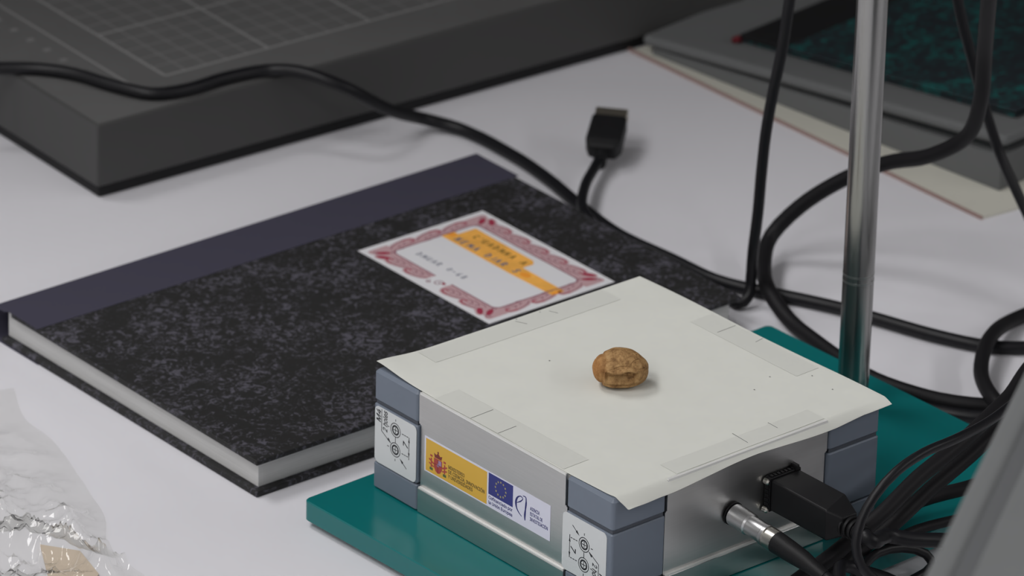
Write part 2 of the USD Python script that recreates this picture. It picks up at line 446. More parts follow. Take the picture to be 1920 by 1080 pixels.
tint, red, thin = [], [], []
def side(x0, y0, ux, uy, length, n, skip=()):
    """One side of the border: n curling leaves along (ux, uy); (-uy, ux) points inwards."""
    vx, vy = -uy, ux
    P = lambda s, q: (x0 + ux * s + vx * q, y0 + uy * s + vy * q)
    p = length / n
    for k in range(n):
        if k in skip:
            continue
        s = k * p
        body = Polygon([P(s + p * a, 0.0065 * b) for a, b in ((0.0, 0.30), (0.10, 0.06), (0.34, 0.0), (0.62, 0.08), (0.86, 0.20), (1.02, 0.40), (1.03, 1.05), (0.5, 1.05), (0.0, 1.05), (-0.03, 0.6))]).buffer(0.0002)
        tint.append(body.buffer(0.0003))
        red.append(line([P(s + p * a, 0.0065 * b) for a, b in ((0.40, 0.08), (0.26, 0.06), (0.12, 0.14), (0.07, 0.30), (0.13, 0.44), (0.24, 0.42))], 0.00058))
        thin.append(line([P(s + p * a, 0.0065 * b) for a, b in ((0.42, 0.06), (0.66, 0.14), (0.88, 0.30), (1.02, 0.52))], 0.00035))
        thin.append(line([P(s + p * a, 0.0065 * b) for a, b in ((0.12, 0.60), (0.34, 0.66), (0.52, 0.46), (0.42, 0.30))], 0.00030))
        thin.append(line([P(s + p * a, 0.0065 * b) for a, b in ((0.36, 0.78), (0.62, 0.76), (0.76, 0.58), (0.64, 0.46))], 0.00030))
        thin.append(line([P(s + p * a, 0.0065 * b) for a, b in ((0.66, 0.86), (0.90, 0.84), (0.98, 0.74))], 0.00028))


SX, SY = 0.0262, 0.0180
side(-SX, -OY, 1, 0, 2 * SX, 5, skip=(2,))            # lower side, with a small flower in its middle
side(SX, OY, -1, 0, 2 * SX, 5)                        # upper side
side(OX, -SY, 0, 1, 2 * SY, 3)
side(-OX, SY, 0, -1, 2 * SY, 3)
thin.append(spiral(0.0008, -0.0222, 0.0021, 1.2, 0.5)); thin.append(spiral(-0.0022, -0.0240, 0.0012, 1.0, 2.0)); red.append(Point(0.0026, -0.0212).buffer(0.0008))
for sx in (-1, 1):
    for sy in (-1, 1):
        for ax, ay, rot in ((0.0300, 0.0225, 62), (0.0272, 0.0247, 22)):
            leaf = affinity.scale(Point(0, 0).buffer(1, quad_segs=6), 0.0026, 0.0011)
            leaf = affinity.translate(affinity.rotate(leaf, sx * sy * (45 + (rot - 42) * 0.5)), sx * ax, sy * ay)
            red.append(leaf)
            tint.append(leaf.buffer(0.0007))
        tip = affinity.translate(affinity.rotate(affinity.scale(Point(0, 0).buffer(1, quad_segs=6), 0.0024, 0.0016), sx * sy * 38), sx * 0.0322, sy * 0.0247)
        tint.append(tip)
        tint.append(affinity.translate(sbox(-0.0042, -0.0036, 0.0042, 0.0036).buffer(0.0006), sx * 0.0296, sy * 0.0217))
        thin.append(spiral(sx * 0.0318, sy * 0.0245, 0.0013, 1.1, 0.4 * sx, sx * sy, 0.0003))
        thin.append(spiral(sx * 0.0283, sy * 0.0194, 0.0010, 1.0, 1.0, sx * sy, 0.0003))
inner = rrect(-IX, IX, -IY, IY, 0.0026)
frm = unary_union([inner.buffer(0.0005).difference(inner)]).difference(sbox(-0.0045, -0.0215, 0.0045, -0.0180))
part(lab, 'border_tint', on(flat(unary_union(tint).difference(inner), Z1, 0.00002), LB), 'label_tint', smooth=False)
part(lab, 'border_curls', on(flat(unary_union(red).difference(inner), Z2, 0.00002), LB), 'label_red', smooth=False)
part(lab, 'border_lines', on(flat(unary_union(thin + [frm]), Z2, 0.000015), LB), 'label_line', smooth=False)
# highlighter strokes and the handwriting
row1 = Polygon([(-0.0262, 0.0085), (-0.0262, 0.0165), (-0.015, 0.0162), (0.0065, 0.0158), (0.0085, 0.0142), (0.0083, 0.0086)]).buffer(0.0005)
row2 = Polygon([(-0.0287, 0.0036), (-0.0287, 0.0085), (-0.01, 0.0088), (0.012, 0.0092), (0.0320, 0.0088), (0.0322, 0.0042), (0.010, 0.0034)]).buffer(0.0005)
part(lab, 'highlighter_stroke', on(flat(row1, Z1, 0.00002), LB), 'marker_orange', smooth=False)
part(lab, 'highlighter_stroke', on(flat(row2, Z1, 0.00003), LB), 'marker_orange', smooth=False)
deep = unary_union([affinity.translate(Point(0, 0).buffer(0.0015), -0.0275, 0.0067), affinity.translate(affinity.scale(Point(0, 0).buffer(1), 0.0025, 0.0017), 0.0140, 0.0066), affinity.translate(affinity.scale(Point(0, 0).buffer(1), 0.0009, 0.0024), 0.0316, 0.0064)])
for g in deep.geoms:
    part(lab, 'highlighter_overlap', on(flat(g, Z2, 0.00002), LB), 'marker_orange_deep', smooth=False)
GL = {  # pen strokes of the scrawled letters, in units of the letter height
    'o': [[(0.3, 0.1), (0.05, 0.4), (0.2, 0.9), (0.5, 0.9), (0.6, 0.4), (0.3, 0.1)]],
    'd': [[(0.05, 0), (0.05, 1), (0.5, 0.75), (0.55, 0.3), (0.05, 0)]], 'm': [[(0, 0), (0.1, 0.95), (0.35, 0.3), (0.6, 0.95), (0.7, 0)]],
    'a': [[(0, 0), (0.3, 1), (0.6, 0)], [(0.12, 0.4), (0.5, 0.4)]], 'n': [[(0, 0), (0.05, 1), (0.5, 0), (0.55, 1)]], 'e': [[(0.5, 1), (0.05, 0.95), (0, 0), (0.5, 0.05)], [(0.05, 0.5), (0.4, 0.5)]],
    'r': [[(0, 0), (0.05, 1), (0.5, 0.85), (0.4, 0.5), (0.05, 0.45), (0.55, 0)]], 's': [[(0.55, 0.9), (0.2, 1), (0.1, 0.65), (0.5, 0.4), (0.4, 0.02), (0, 0.1)]], 'i': [[(0.2, 0), (0.25, 0.95)]],
    't': [[(0.3, 0), (0.3, 1)], [(0, 1), (0.6, 0.95)]], 'u': [[(0, 1), (0.05, 0.1), (0.45, 0.05), (0.55, 1)]], 'c': [[(0.5, 0.9), (0.15, 0.95), (0, 0.4), (0.2, 0.02), (0.55, 0.15)]],
    '-': [[(0, 0.5), (0.5, 0.52)]], '.': [[(0.1, 0.8), (0.2, 0.9)]], '0': [[(0.3, 0), (0.02, 0.4), (0.2, 1), (0.5, 0.8), (0.5, 0.2), (0.3, 0)]], '6': [[(0.45, 1), (0.1, 0.6), (0.05, 0.2), (0.3, 0), (0.5, 0.25), (0.3, 0.5), (0.08, 0.35)]],
    '8': [[(0.3, 0.5), (0.1, 0.75), (0.3, 1), (0.5, 0.75), (0.3, 0.5), (0.05, 0.2), (0.3, 0), (0.55, 0.2), (0.3, 0.5)]]}


def pen(text, x, y, h, adv, w, slope=0.0):
    out = []
    for ch in text:
        for s in GL.get(ch, []):
            out.append(line([(x + a * h, y + b * h) for a, b in s], w))
        x += adv * (0.62 if ch in 'i.' else 1.0)
        y += slope * adv
    return unary_union(out)


part(lab, 'handwriting', on(flat(pen('c.uadmna a', -0.0215, 0.0112, 0.0026, 0.0031, 0.0006), Z3, 0.00002), LB), 'ink_olive', smooth=False, label='first scrawled line of handwriting')
part(lab, 'handwriting', on(flat(pen('nema diar s', -0.0240, 0.0048, 0.0028, 0.0034, 0.0006), Z3, 0.00002), LB), 'ink_blue_grey', smooth=False, label='second scrawled line of handwriting')
part(lab, 'handwriting', on(flat(pen('dmuar o-68', -0.0225, -0.0138, 0.0024, 0.0027, 0.00042, 0.03), Z1, 0.00002), LB), 'ink_blue_grey', smooth=False, label='third, fainter line of handwriting')

# ---------------------------------------------------------------- green base board with the steel rod
ZB = 0.0096
t = thing('base_board', 'teal green lacquered base board under the measuring box', 'board', (0.0222, 0.0136, TZ), 0.7331)
part(t, 'board', vbox(-0.10575, 0.10575, -0.0735, 0.0735, 0.0022, ZB, 0.0025, 0.0004), 'green_lacquer')
for x in (-0.09, 0.09):
    for y in (-0.058, 0.058):
        part(t, 'rubber_foot', on(lathe([(0, 0), (0.006, 0), (0.0065, 0.0022), (0, 0.0022)], 20), T(x, y, 0)), 'black_rubber')

t = thing('upright_rod', 'polished steel rod standing on the green board behind the box', 'rod', (0.0785, 0.0769, TZ + ZB), tilt=0.0)
RR = 0.00535
part(t, 'rod', lathe([(0, 0), (RR - 0.0004, 0), (RR, 0.0004), (RR, 0.60), (RR - 0.0005, 0.6006), (0, 0.6006)], 48), 'rod_steel', smooth=40)
for z in (0.0478, 0.0502):
    part(t, 'scored_ring', on(lathe([(RR - 0.0003, -0.0004), (RR + 0.00006, -0.0004), (RR + 0.00006, 0.0004), (RR - 0.0003, 0.0004), (RR - 0.0003, -0.0004)], 40), T(0, 0, z)), 'rod_scored')

# ---------------------------------------------------------------- the measuring box
YAW = 0.7115
W2, D2, H = 0.0578, 0.0599, 0.0438
t = thing('measuring_box', 'aluminium instrument box with grey corner blocks on the green board', 'instrument', (0, 0, TZ + ZB), YAW)
BS = 0.0226
part(t, 'core', bx(-W2 + 0.004, W2 - 0.004, -D2 + 0.004, D2 - 0.004, 0.0008, H - 0.002), 'groove_dark', smooth=False)
part(t, 'top_plate', vbox(-W2 + 0.0012, W2 - 0.0012, -D2 + 0.0012, D2 - 0.0012, H - 0.0025, H - 0.0003, 0.0015, 0.0002), 'aluminium')
for sx in (-1, 1):
    for sy in (-1, 1):
        x0, x1 = sorted((sx * W2, sx * (W2 - BS)))
        y0, y1 = sorted((sy * D2, sy * (D2 - BS)))
        part(t, 'corner_foot', vbox(x0, x1, y0, y1, 0.0004, 0.0096, 0.0010, 0.0004), 'grey_plastic')
        b = part(t, 'corner_block', vbox(x0, x1, y0, y1, 0.0102, 0.0313, 0.0010, 0.0004), 'grey_plastic')
        part(t, 'corner_cap', vbox(x0, x1, y0, y1, 0.0321, H, 0.0013, 0.0011), 'grey_plastic')
        part(b, 'core', bx(x0 + 0.0007, x1 - 0.0007, y0 + 0.0007, y1 - 0.0007, 0.001, H - 0.003), 'groove_dark', smooth=False, label='dark recess behind the joints')
# side panels: an extruded profile with a ledge low down and a lip at the top; (outward, z)
PR = [(-0.004, 0.0003), (-0.0001, 0.0003), (0.0000, 0.0006), (0.0000, 0.0088), (-0.0003, 0.0093), (-0.0011, 0.0094), (-0.0011, 0.0318), (-0.0007, 0.0320), (-0.0007, 0.0325), (-0.0002, 0.0327), (-0.0001, 0.0432), (-0.0004, 0.0437), (-0.0010, 0.0438), (-0.004, 0.0438)]
GAP = 0.0006
yl = D2 - BS - GAP
xl = W2 - BS - GAP
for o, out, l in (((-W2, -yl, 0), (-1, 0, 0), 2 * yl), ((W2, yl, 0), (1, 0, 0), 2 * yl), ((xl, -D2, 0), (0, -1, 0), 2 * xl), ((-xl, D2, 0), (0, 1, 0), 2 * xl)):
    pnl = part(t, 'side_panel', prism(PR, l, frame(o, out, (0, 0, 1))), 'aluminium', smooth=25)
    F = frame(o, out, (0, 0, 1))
    part(pnl, 'lit_edge_strip', on(bx(-0.0011, -0.0001, 0.0090, 0.00955, 0.0002, l - 0.0002), F), 'aluminium_lit', smooth=False, label='ledge strip with caught light painted in')
    part(pnl, 'lit_edge_strip', on(bx(-0.0013, -0.00015, 0.0433, 0.0440, 0.0002, l - 0.0002), F), 'aluminium_lit', smooth=False, label='upper rim strip with caught light painted in')

# face coordinates of the long front side: x runs along local -y (to the right in view), y is up
FL = lambda off=0.0: frame((-W2 - off, 0, -ZB), (0, -1, 0), (0, 0, 1))


def hole_label(cx, cz, flip):
    """White plate with a drilling drawing: two holes, 7 mm apart, M4."""
    s = -1 if flip else 1
    pl = rrect(-0.0107, 0.0107, -0.0103, 0.0103, 0.0018)
    ln, tx = [], []
    w = 0.00027
    for z in (0.0050, -0.0022):
        ln += [Point(0, z).buffer(0.0026).difference(Point(0, z).buffer(0.0026 - w)), Point(0, z).buffer(0.0018).difference(Point(0, z).buffer(0.0012))]
        ln += [line([(-0.0010, z), (0.0010, z)], w), line([(0, z - 0.001), (0, z + 0.001)], w)]
        for k in (-1, 1):
            ln += [line([(k * 0.0034, z), (k * 0.0041, z)], w)]
        for k in range(3):
            ln += [line([(0.0034 + 0.0012 * k, z), (0.0041 + 0.0012 * k, z)], w)]
    ln += [line([(0, 0.0026), (0, 0.0002)], w), line([(0, 0.0083), (0, 0.0089)], w), line([(0, -0.0056), (0, -0.0062)], w)]
    ln += [line([(0.0070, 0.0050), (0.0070, -0.0030)], w)]
    for z, d in ((0.0050, -1), (-0.0024, 1)):
        ln += [Polygon([(0.0070, z), (0.0066, z + d * 0.0018), (0.0074, z + d * 0.0018)])]
    ln += [line([(-0.0072, 0.0098), (-0.0072, 0.0020), (-0.0026, -0.0006)], w), Polygon([(-0.0022, -0.0008), (-0.0042, -0.0000), (-0.0036, 0.0009)])]
    ln += [Polygon([(0.0024, -0.0044), (0.0036, -0.0060), (0.0042, -0.0052)]), line([(0.0038, -0.0055), (0.0058, -0.0069)], w)]
    up = frame((0, 0, 0), (0, 1, 0), (-1, 0, 0))
    m = [flat(unary_union(ln), 0.0, 0.00003)]
    for text, h, x, y in (('M4', 0.0022, -0.0077, 0.0046), ('2 holes', 0.0022, -0.0043, 0.0022), ('7', 0.0024, 0.0064, 0.0003)):
        q = words(text, h, bold=True)
        q.vertices[:, 0] += 0.22 * q.vertices[:, 1]
        if text == '2 holes':
            q.vertices[:, 0] *= 0.0078 / q.bounds[1, 0]
        q.apply_transform(up)
        q.apply_translation((x, y, 0))
        m.append(q)
    mm = cat(m)
    rot = trimesh.transformations.rotation_matrix(math.pi, (0, 0, 1)) if flip else np.eye(4)
    return flat(pl, 0, 0.0002), on(mm, rot), pl


for k, (cy, flip) in enumerate(((0.0483, False), (-0.0468, True))):
    pm, dm, _ = hole_label(0, 0, flip)
    pos = trimesh.transformations.concatenate_matrices(FL(0.0), T(-cy, 0.0302, 0))
    pl = part(t, 'drilling_label', on(pm, pos), 'label_film', smooth=False,
              label=('white plate with a drilling drawing lettered M4, 2 holes and 7', 'white plate with the same drilling drawing upside down')[k])
    part(pl, 'drawing', on(on(dm, T(0, 0, 0.0002)), pos), 'print_black', smooth=False)

# the funding sticker
S = lambda z: trimesh.transformations.concatenate_matrices(FL(-0.0011), T(0, 0, z))
Y0, Y1, ZL, ZU = -0.0347, 0.0287, 0.0257, 0.0385
st = part(t, 'sticker', on(flat(sbox(Y0, ZL, Y1, ZU), 0, 0.0001), S(0)), 'sticker_white', smooth=False, label='yellow, blue and white funding sticker')
part(st, 'yellow_field', on(flat(sbox(Y0 + 0.0007, ZL + 0.0005, -0.0029, ZU - 0.0006), 0.0001), S(0)), 'sticker_yellow', smooth=False)
part(st, 'flag', on(flat(sbox(-0.0021, 0.0304, 0.0101, 0.0381), 0.0001), S(0)), 'sticker_blue', smooth=False, label='blue flag with a ring of twelve stars')


def star(cx, cy, r):
    return Polygon([(cx + (r if k % 2 == 0 else r * 0.4) * math.sin(k * math.pi / 5), cy + (r if k % 2 == 0 else r * 0.4) * math.cos(k * math.pi / 5)) for k in range(10)])


part(st, 'stars', on(flat(unary_union([star(0.0040 + 0.0026 * math.sin(a), 0.03425 + 0.0026 * math.cos(a), 0.00052) for a in np.arange(12) * math.pi / 6]), 0.00013), S(0)), 'star_yellow', smooth=False)
mini = [words('MINISTERIO', 0.00125, -0.0225, 0.03125, bold=True, width=0.0083), words('DE CIENCIA, INNOVACIÓN', 0.00125, -0.0225, 0.02955, bold=True, width=0.0185), words('Y UNIVERSIDADES', 0.00125, -0.0225, 0.02785, bold=True, width=0.0125)]
part(st, 'ministry_lettering', on(on(cat(mini), T(0, 0, 0.00013)), S(0)), 'ink_brown', smooth=False, label='lettering MINISTERIO DE CIENCIA, INNOVACIÓN Y UNIVERSIDADES')
eu = [words('Cofinanciado por', 0.00115, -0.0020, 0.0287, bold=True, width=0.0120), words('la Unión Europea', 0.00115, -0.0020, 0.0269, bold=True, width=0.0120)]
part(st, 'union_lettering', on(on(cat(eu), T(0, 0, 0.0001)), S(0)), 'ink_navy', smooth=False, label='lettering Cofinanciado por la Unión Europea')
ag = [words('AGENCIA', 0.0012, 0.0187, 0.0330, bold=True, width=0.0047), words('ESTATAL DE', 0.0012, 0.0187, 0.0311, bold=True, width=0.0062), words('INVESTIGACIÓN', 0.0012, 0.0187, 0.0292, bold=True, width=0.0089)]
part(st, 'agency_lettering', on(on(cat(ag), T(0, 0, 0.0001)), S(0)), 'ink_navy', smooth=False, label='lettering AGENCIA ESTATAL DE INVESTIGACIÓN')


def brush(pts, ws):
    C = spline(np.array([(*q, 0) for q in pts]), 0.0002)[:, :2]
    w = np.interp(np.linspace(0, 1, len(C)), np.linspace(0, 1, len(ws)), ws)
    return unary_union([LineString(C[i:i + 2]).buffer((w[i]) / 2, quad_segs=3) for i in range(len(C) - 1)])


ei = unary_union([brush([(0.0122, 0.0330), (0.0142, 0.0344), (0.0150, 0.0355), (0.0141, 0.0360), (0.0126, 0.0352), (0.0117, 0.0334), (0.0120, 0.0312), (0.0132, 0.0298), (0.0146, 0.0290)], [0.0002, 0.00045, 0.0003, 0.00035, 0.0007, 0.0009, 0.0006, 0.0004, 0.0002]),
                  brush([(0.0151, 0.0366), (0.0164, 0.0366), (0.0167, 0.0352), (0.0164, 0.0320), (0.0162, 0.0296), (0.0163, 0.0284)], [0.00025, 0.0005, 0.0008, 0.0006, 0.0009, 0.0004])])
part(st, 'agency_mark', on(flat(ei, 0.0001), S(0)), 'ink_navy', smooth=False, label='brush-drawn letters ei')
# the crest, centred at x = -0.0275
cx, cz = -0.0277, 0.0305
shield = Polygon([(cx - 0.0019, cz + 0.0017), (cx + 0.0019, cz + 0.0017), (cx + 0.0019, cz - 0.0014), (cx + 0.0010, cz - 0.0027), (cx, cz - 0.0031), (cx - 0.0010, cz - 0.0027), (cx - 0.0019, cz - 0.0014)]).buffer(0.0002)
part(st, 'crest_shield', on(flat(shield, 0.00013), S(0)), 'crest_red', smooth=False)
part(st, 'crest_quarter', on(flat(unary_union([sbox(cx + 0.0002, cz - 0.0001, cx + 0.0017, cz + 0.0016), Point(cx, cz - 0.0003).buffer(0.0006)]), 0.00016), S(0)), 'crest_blue', smooth=False)
part(st, 'crest_field_lines', on(flat(unary_union([line([(cx, cz + 0.0017), (cx, cz - 0.003)], 0.0002), line([(cx - 0.0019, cz - 0.0002), (cx + 0.0019, cz - 0.0002)], 0.0002)]), 0.00017), S(0)), 'crest_dark', smooth=False)
crown = unary_union([Polygon([(cx - 0.0017, cz + 0.0021), (cx + 0.0017, cz + 0.0021), (cx + 0.0021, cz + 0.0036), (cx + 0.0010, cz + 0.0032), (cx, cz + 0.0041), (cx - 0.0010, cz + 0.0032), (cx - 0.0021, cz + 0.0036)]), Point(cx, cz + 0.0043).buffer(0.0004)])
part(st, 'crest_crown', on(flat(crown, 0.00013), S(0)), 'crest_dark', smooth=False)
pil = []
bas = []
for s in (-1, 1):
    pil += [sbox(cx + s * 0.0034 - 0.0003, cz - 0.0022, cx + s * 0.0034 + 0.0003, cz + 0.0012), line([(cx + s * 0.0024, cz - 0.0004), (cx + s * 0.0044, cz + 0.0005)], 0.0006), line([(cx + s * 0.0024, cz - 0.0016), (cx + s * 0.0044, cz - 0.0009)], 0.0005), sbox(cx + s * 0.0034 - 0.0006, cz + 0.0017, cx + s * 0.0034 + 0.0006, cz + 0.0024)]
    bas += [sbox(cx + s * 0.0034 - 0.0008, cz - 0.0032, cx + s * 0.0034 + 0.0008, cz - 0.0023)]
part(st, 'crest_pillars', on(flat(unary_union(pil), 0.00013), S(0)), 'crest_red', smooth=False)
part(st, 'crest_bases', on(flat(unary_union(bas), 0.00013), S(0)), 'crest_green', smooth=False)

# ---------------------------------------------------------------- the paper taped over the box
t = thing('paper_sheet', 'white paper square taped over the top of the measuring box', 'paper', (0, 0, TZ + ZB + H), YAW)
def paper_z(x, y):
    fall = np.interp(x, (-0.060, -0.052, -0.035, -0.015, 0.0, 0.0156, 0.037, 0.050, 0.061), (0.0020, 0.0021, 0.0027, 0.0028, 0.0026, 0.0026, 0.0030, 0.0024, 0.0011))
    z = 0.00045 - fall * np.clip((-0.0583 - y) / 0.0032, 0, 1.4) ** 1.35
    z = z + 0.0016 * np.exp(-(np.hypot(x + 0.0562, y - 0.0605) / 0.012) ** 2)
    z = z + 0.00022 * (meshkit.fbm(np.stack([x * 45, y * 45, 0 * x], -1), 2, 3) - 0.5)
    return z
s, q = np.meshgrid(np.linspace(0, 1, 81), 1 - (1 - np.linspace(0, 1, 101)) ** 1.25, indexing='ij')
cL, cB, cR, cF = np.array([-0.0565, 0.0604]), np.array([0.0572, 0.0590]), np.array([0.0606, -0.0624]), np.array([-0.0540, -0.0632])
XY = ((1 - s) * (1 - q))[..., None] * cL + (s * (1 - q))[..., None] * cB + (s * q)[..., None] * cR + ((1 - s) * q)[..., None] * cF
X, Y = XY[..., 0].copy(), XY[..., 1].copy()
X -= (1 - s) ** 3 * np.interp(q, (0, 0.1, 0.3, 0.5, 0.8, 0.94, 0.975, 1), (0, 0.0004, 0.0012, 0.0017, 0.0025, 0.0022, 0.0015, 0))
Y += 0.0016 * q ** 6 * np.interp(s, (0, 0.03, 0.12, 0.5, 0.9, 1), (0, 0.2, 0.6, 1.0, 0.7, 0))
X += 0.0008 * s ** 4 * np.sin(q * 9) * 0.4
Y -= 0.0003 * q ** 4 * np.sin(s * 11)
part(t, 'sheet', sheet(X, Y, paper_z(X, Y), 0.00012), 'paper', smooth=True)


def draped(x0, x1, y0, y1, mat, name, lift, th=0.00003, n=44, rot=0.0, label=None):
    a, b = np.meshgrid(np.linspace(x0, x1, n), np.linspace(y0, y1, n), indexing='ij')
    if rot:
        mx, my = (x0 + x1) / 2, (y0 + y1) / 2
        a, b = mx + (a - mx) * math.cos(rot) - (b - my) * math.sin(rot), my + (a - mx) * math.sin(rot) + (b - my) * math.cos(rot)
    part(t, name, sheet(a, b, paper_z(a, b) + lift, th), mat, smooth=True, label=label)


draped(0.0475, 0.0575, -0.030, 0.022, 'tape_film', 'tape_strip', 0.00011, rot=0.01)
draped(-0.040, 0.040, 0.0495, 0.0588, 'tape_film', 'tape_strip', 0.00011, rot=-0.008)
draped(-0.0568, -0.0462, -0.034, 0.030, 'tape_film', 'tape_strip', 0.00011, rot=0.012)
draped(-0.030, 0.034, -0.0585, -0.0505, 'tape_film', 'tape_strip', 0.00011, rot=0.003)
for x0, y0, x1, y1 in ((-0.0570, 0.0116, -0.0472, 0.0119), (-0.0570, -0.0022, -0.0490, -0.0018), (0.0010, 0.0579, 0.0028, 0.0539), (0.0151, 0.0569, 0.0163, 0.0539),
                       (0.0489, 0.0103, 0.0572, 0.0105), (0.0542, -0.0029, 0.0578, -0.0023), (0.0174, -0.0495, 0.0173, -0.0543), (0.0031, -0.0482, 0.0025, -0.0563)):
    mid, L = ((x0 + x1) / 2, (y0 + y1) / 2), math.hypot(x1 - x0, y1 - y0)
    draped(mid[0] - L / 2, mid[0] + L / 2, mid[1] - 0.00008, mid[1] + 0.00008, 'pencil', 'pencil_mark', 0.00018, n=6, rot=math.atan2(y1 - y0, x1 - x0))
for x, y in ((0.0023, 0.0588), (0.0121, 0.0582), (-0.0093, 0.0282), (0.0405, -0.0250), (0.0520, -0.0330), (0.0300, -0.0290), (0.0505, -0.0445)):
    draped(x - 0.0002, x + 0.0002, y - 0.0002, y + 0.0002, 'pencil', 'pencil_dot', 0.00018, n=3)

# ---------------------------------------------------------------- the stone
ico = trimesh.creation.icosphere(6, 1.0)
v = ico.vertices.copy()
r_ = np.sign(v) * np.abs(v) ** 0.85
r_ /= (np.abs(r_) ** 2.3).sum(1, keepdims=True) ** (1 / 2.3)
A = r_ * [0.0092, 0.0072, 0.0060]
x, y, z = A.T
lift = meshkit.fbm(A * 260, 4, 5) - 0.5
A = A * (1 + 0.10 * lift[:, None])
# camera side: a rim at half height with a hollow facet under it, creases above, a lobe on the left
yaw0 = -YAW
fy = -(y) / 0.0068
win = np.clip((x + 0.0060) / 0.0012, 0, 1) * np.clip((0.0056 - x) / 0.0016, 0, 1) * np.clip(fy * 1.6, 0, 1)
zr = 0.0016 + 0.0004 * np.sin(x * 900) + 0.05 * x
hollow = np.clip((zr - z) / 0.0005, 0, 1) * np.clip((z + 0.0034) / 0.0034, 0, 1)
A[:, 1] += 0.0023 * hollow * win
A[:, 1] -= 0.0008 * np.exp(-((z - zr - 0.0004) / 0.0006) ** 2) * win
A[:, 1] += 0.0009 * np.exp(-((z + 0.0034) / 0.0004) ** 2) * win
gl = np.exp(-(((x + 0.0064) - 0.10 * z) / 0.0005) ** 2)
A *= (1 - 0.07 * gl)[:, None]
cr2 = np.abs(meshkit.noise(A * [170, 240, 520], 17) - 0.5)
A *= (1 - 0.035 * np.exp(-(cr2 / 0.022) ** 2) * np.clip(z / 0.004, 0, 1))[:, None]
A[:, 2] -= 0.0011 * np.clip((A[:, 0] - 0.002) / 0.007, 0, 1) ** 2 * np.clip(z / 0.005, 0, 1) - 0.0006 * np.exp(-((A[:, 0] + 0.001) / 0.004) ** 2) * np.clip(z / 0.005, 0, 1)
A[:, 2] = np.maximum(A[:, 2], -0.0056)
A[:, 2] -= A[:, 2].min()
stone = trimesh.Trimesh(A, ico.faces, process=False)
t = thing('stone', 'small brown grooved stone resting alone on the white paper', 'stone', (-0.0022, -0.0008, TZ + ZB + H + 0.00062))
part(t, 'stone', on(stone, trimesh.transformations.rotation_matrix(0.10, (0, 0, 1))), 'stone', smooth=True)

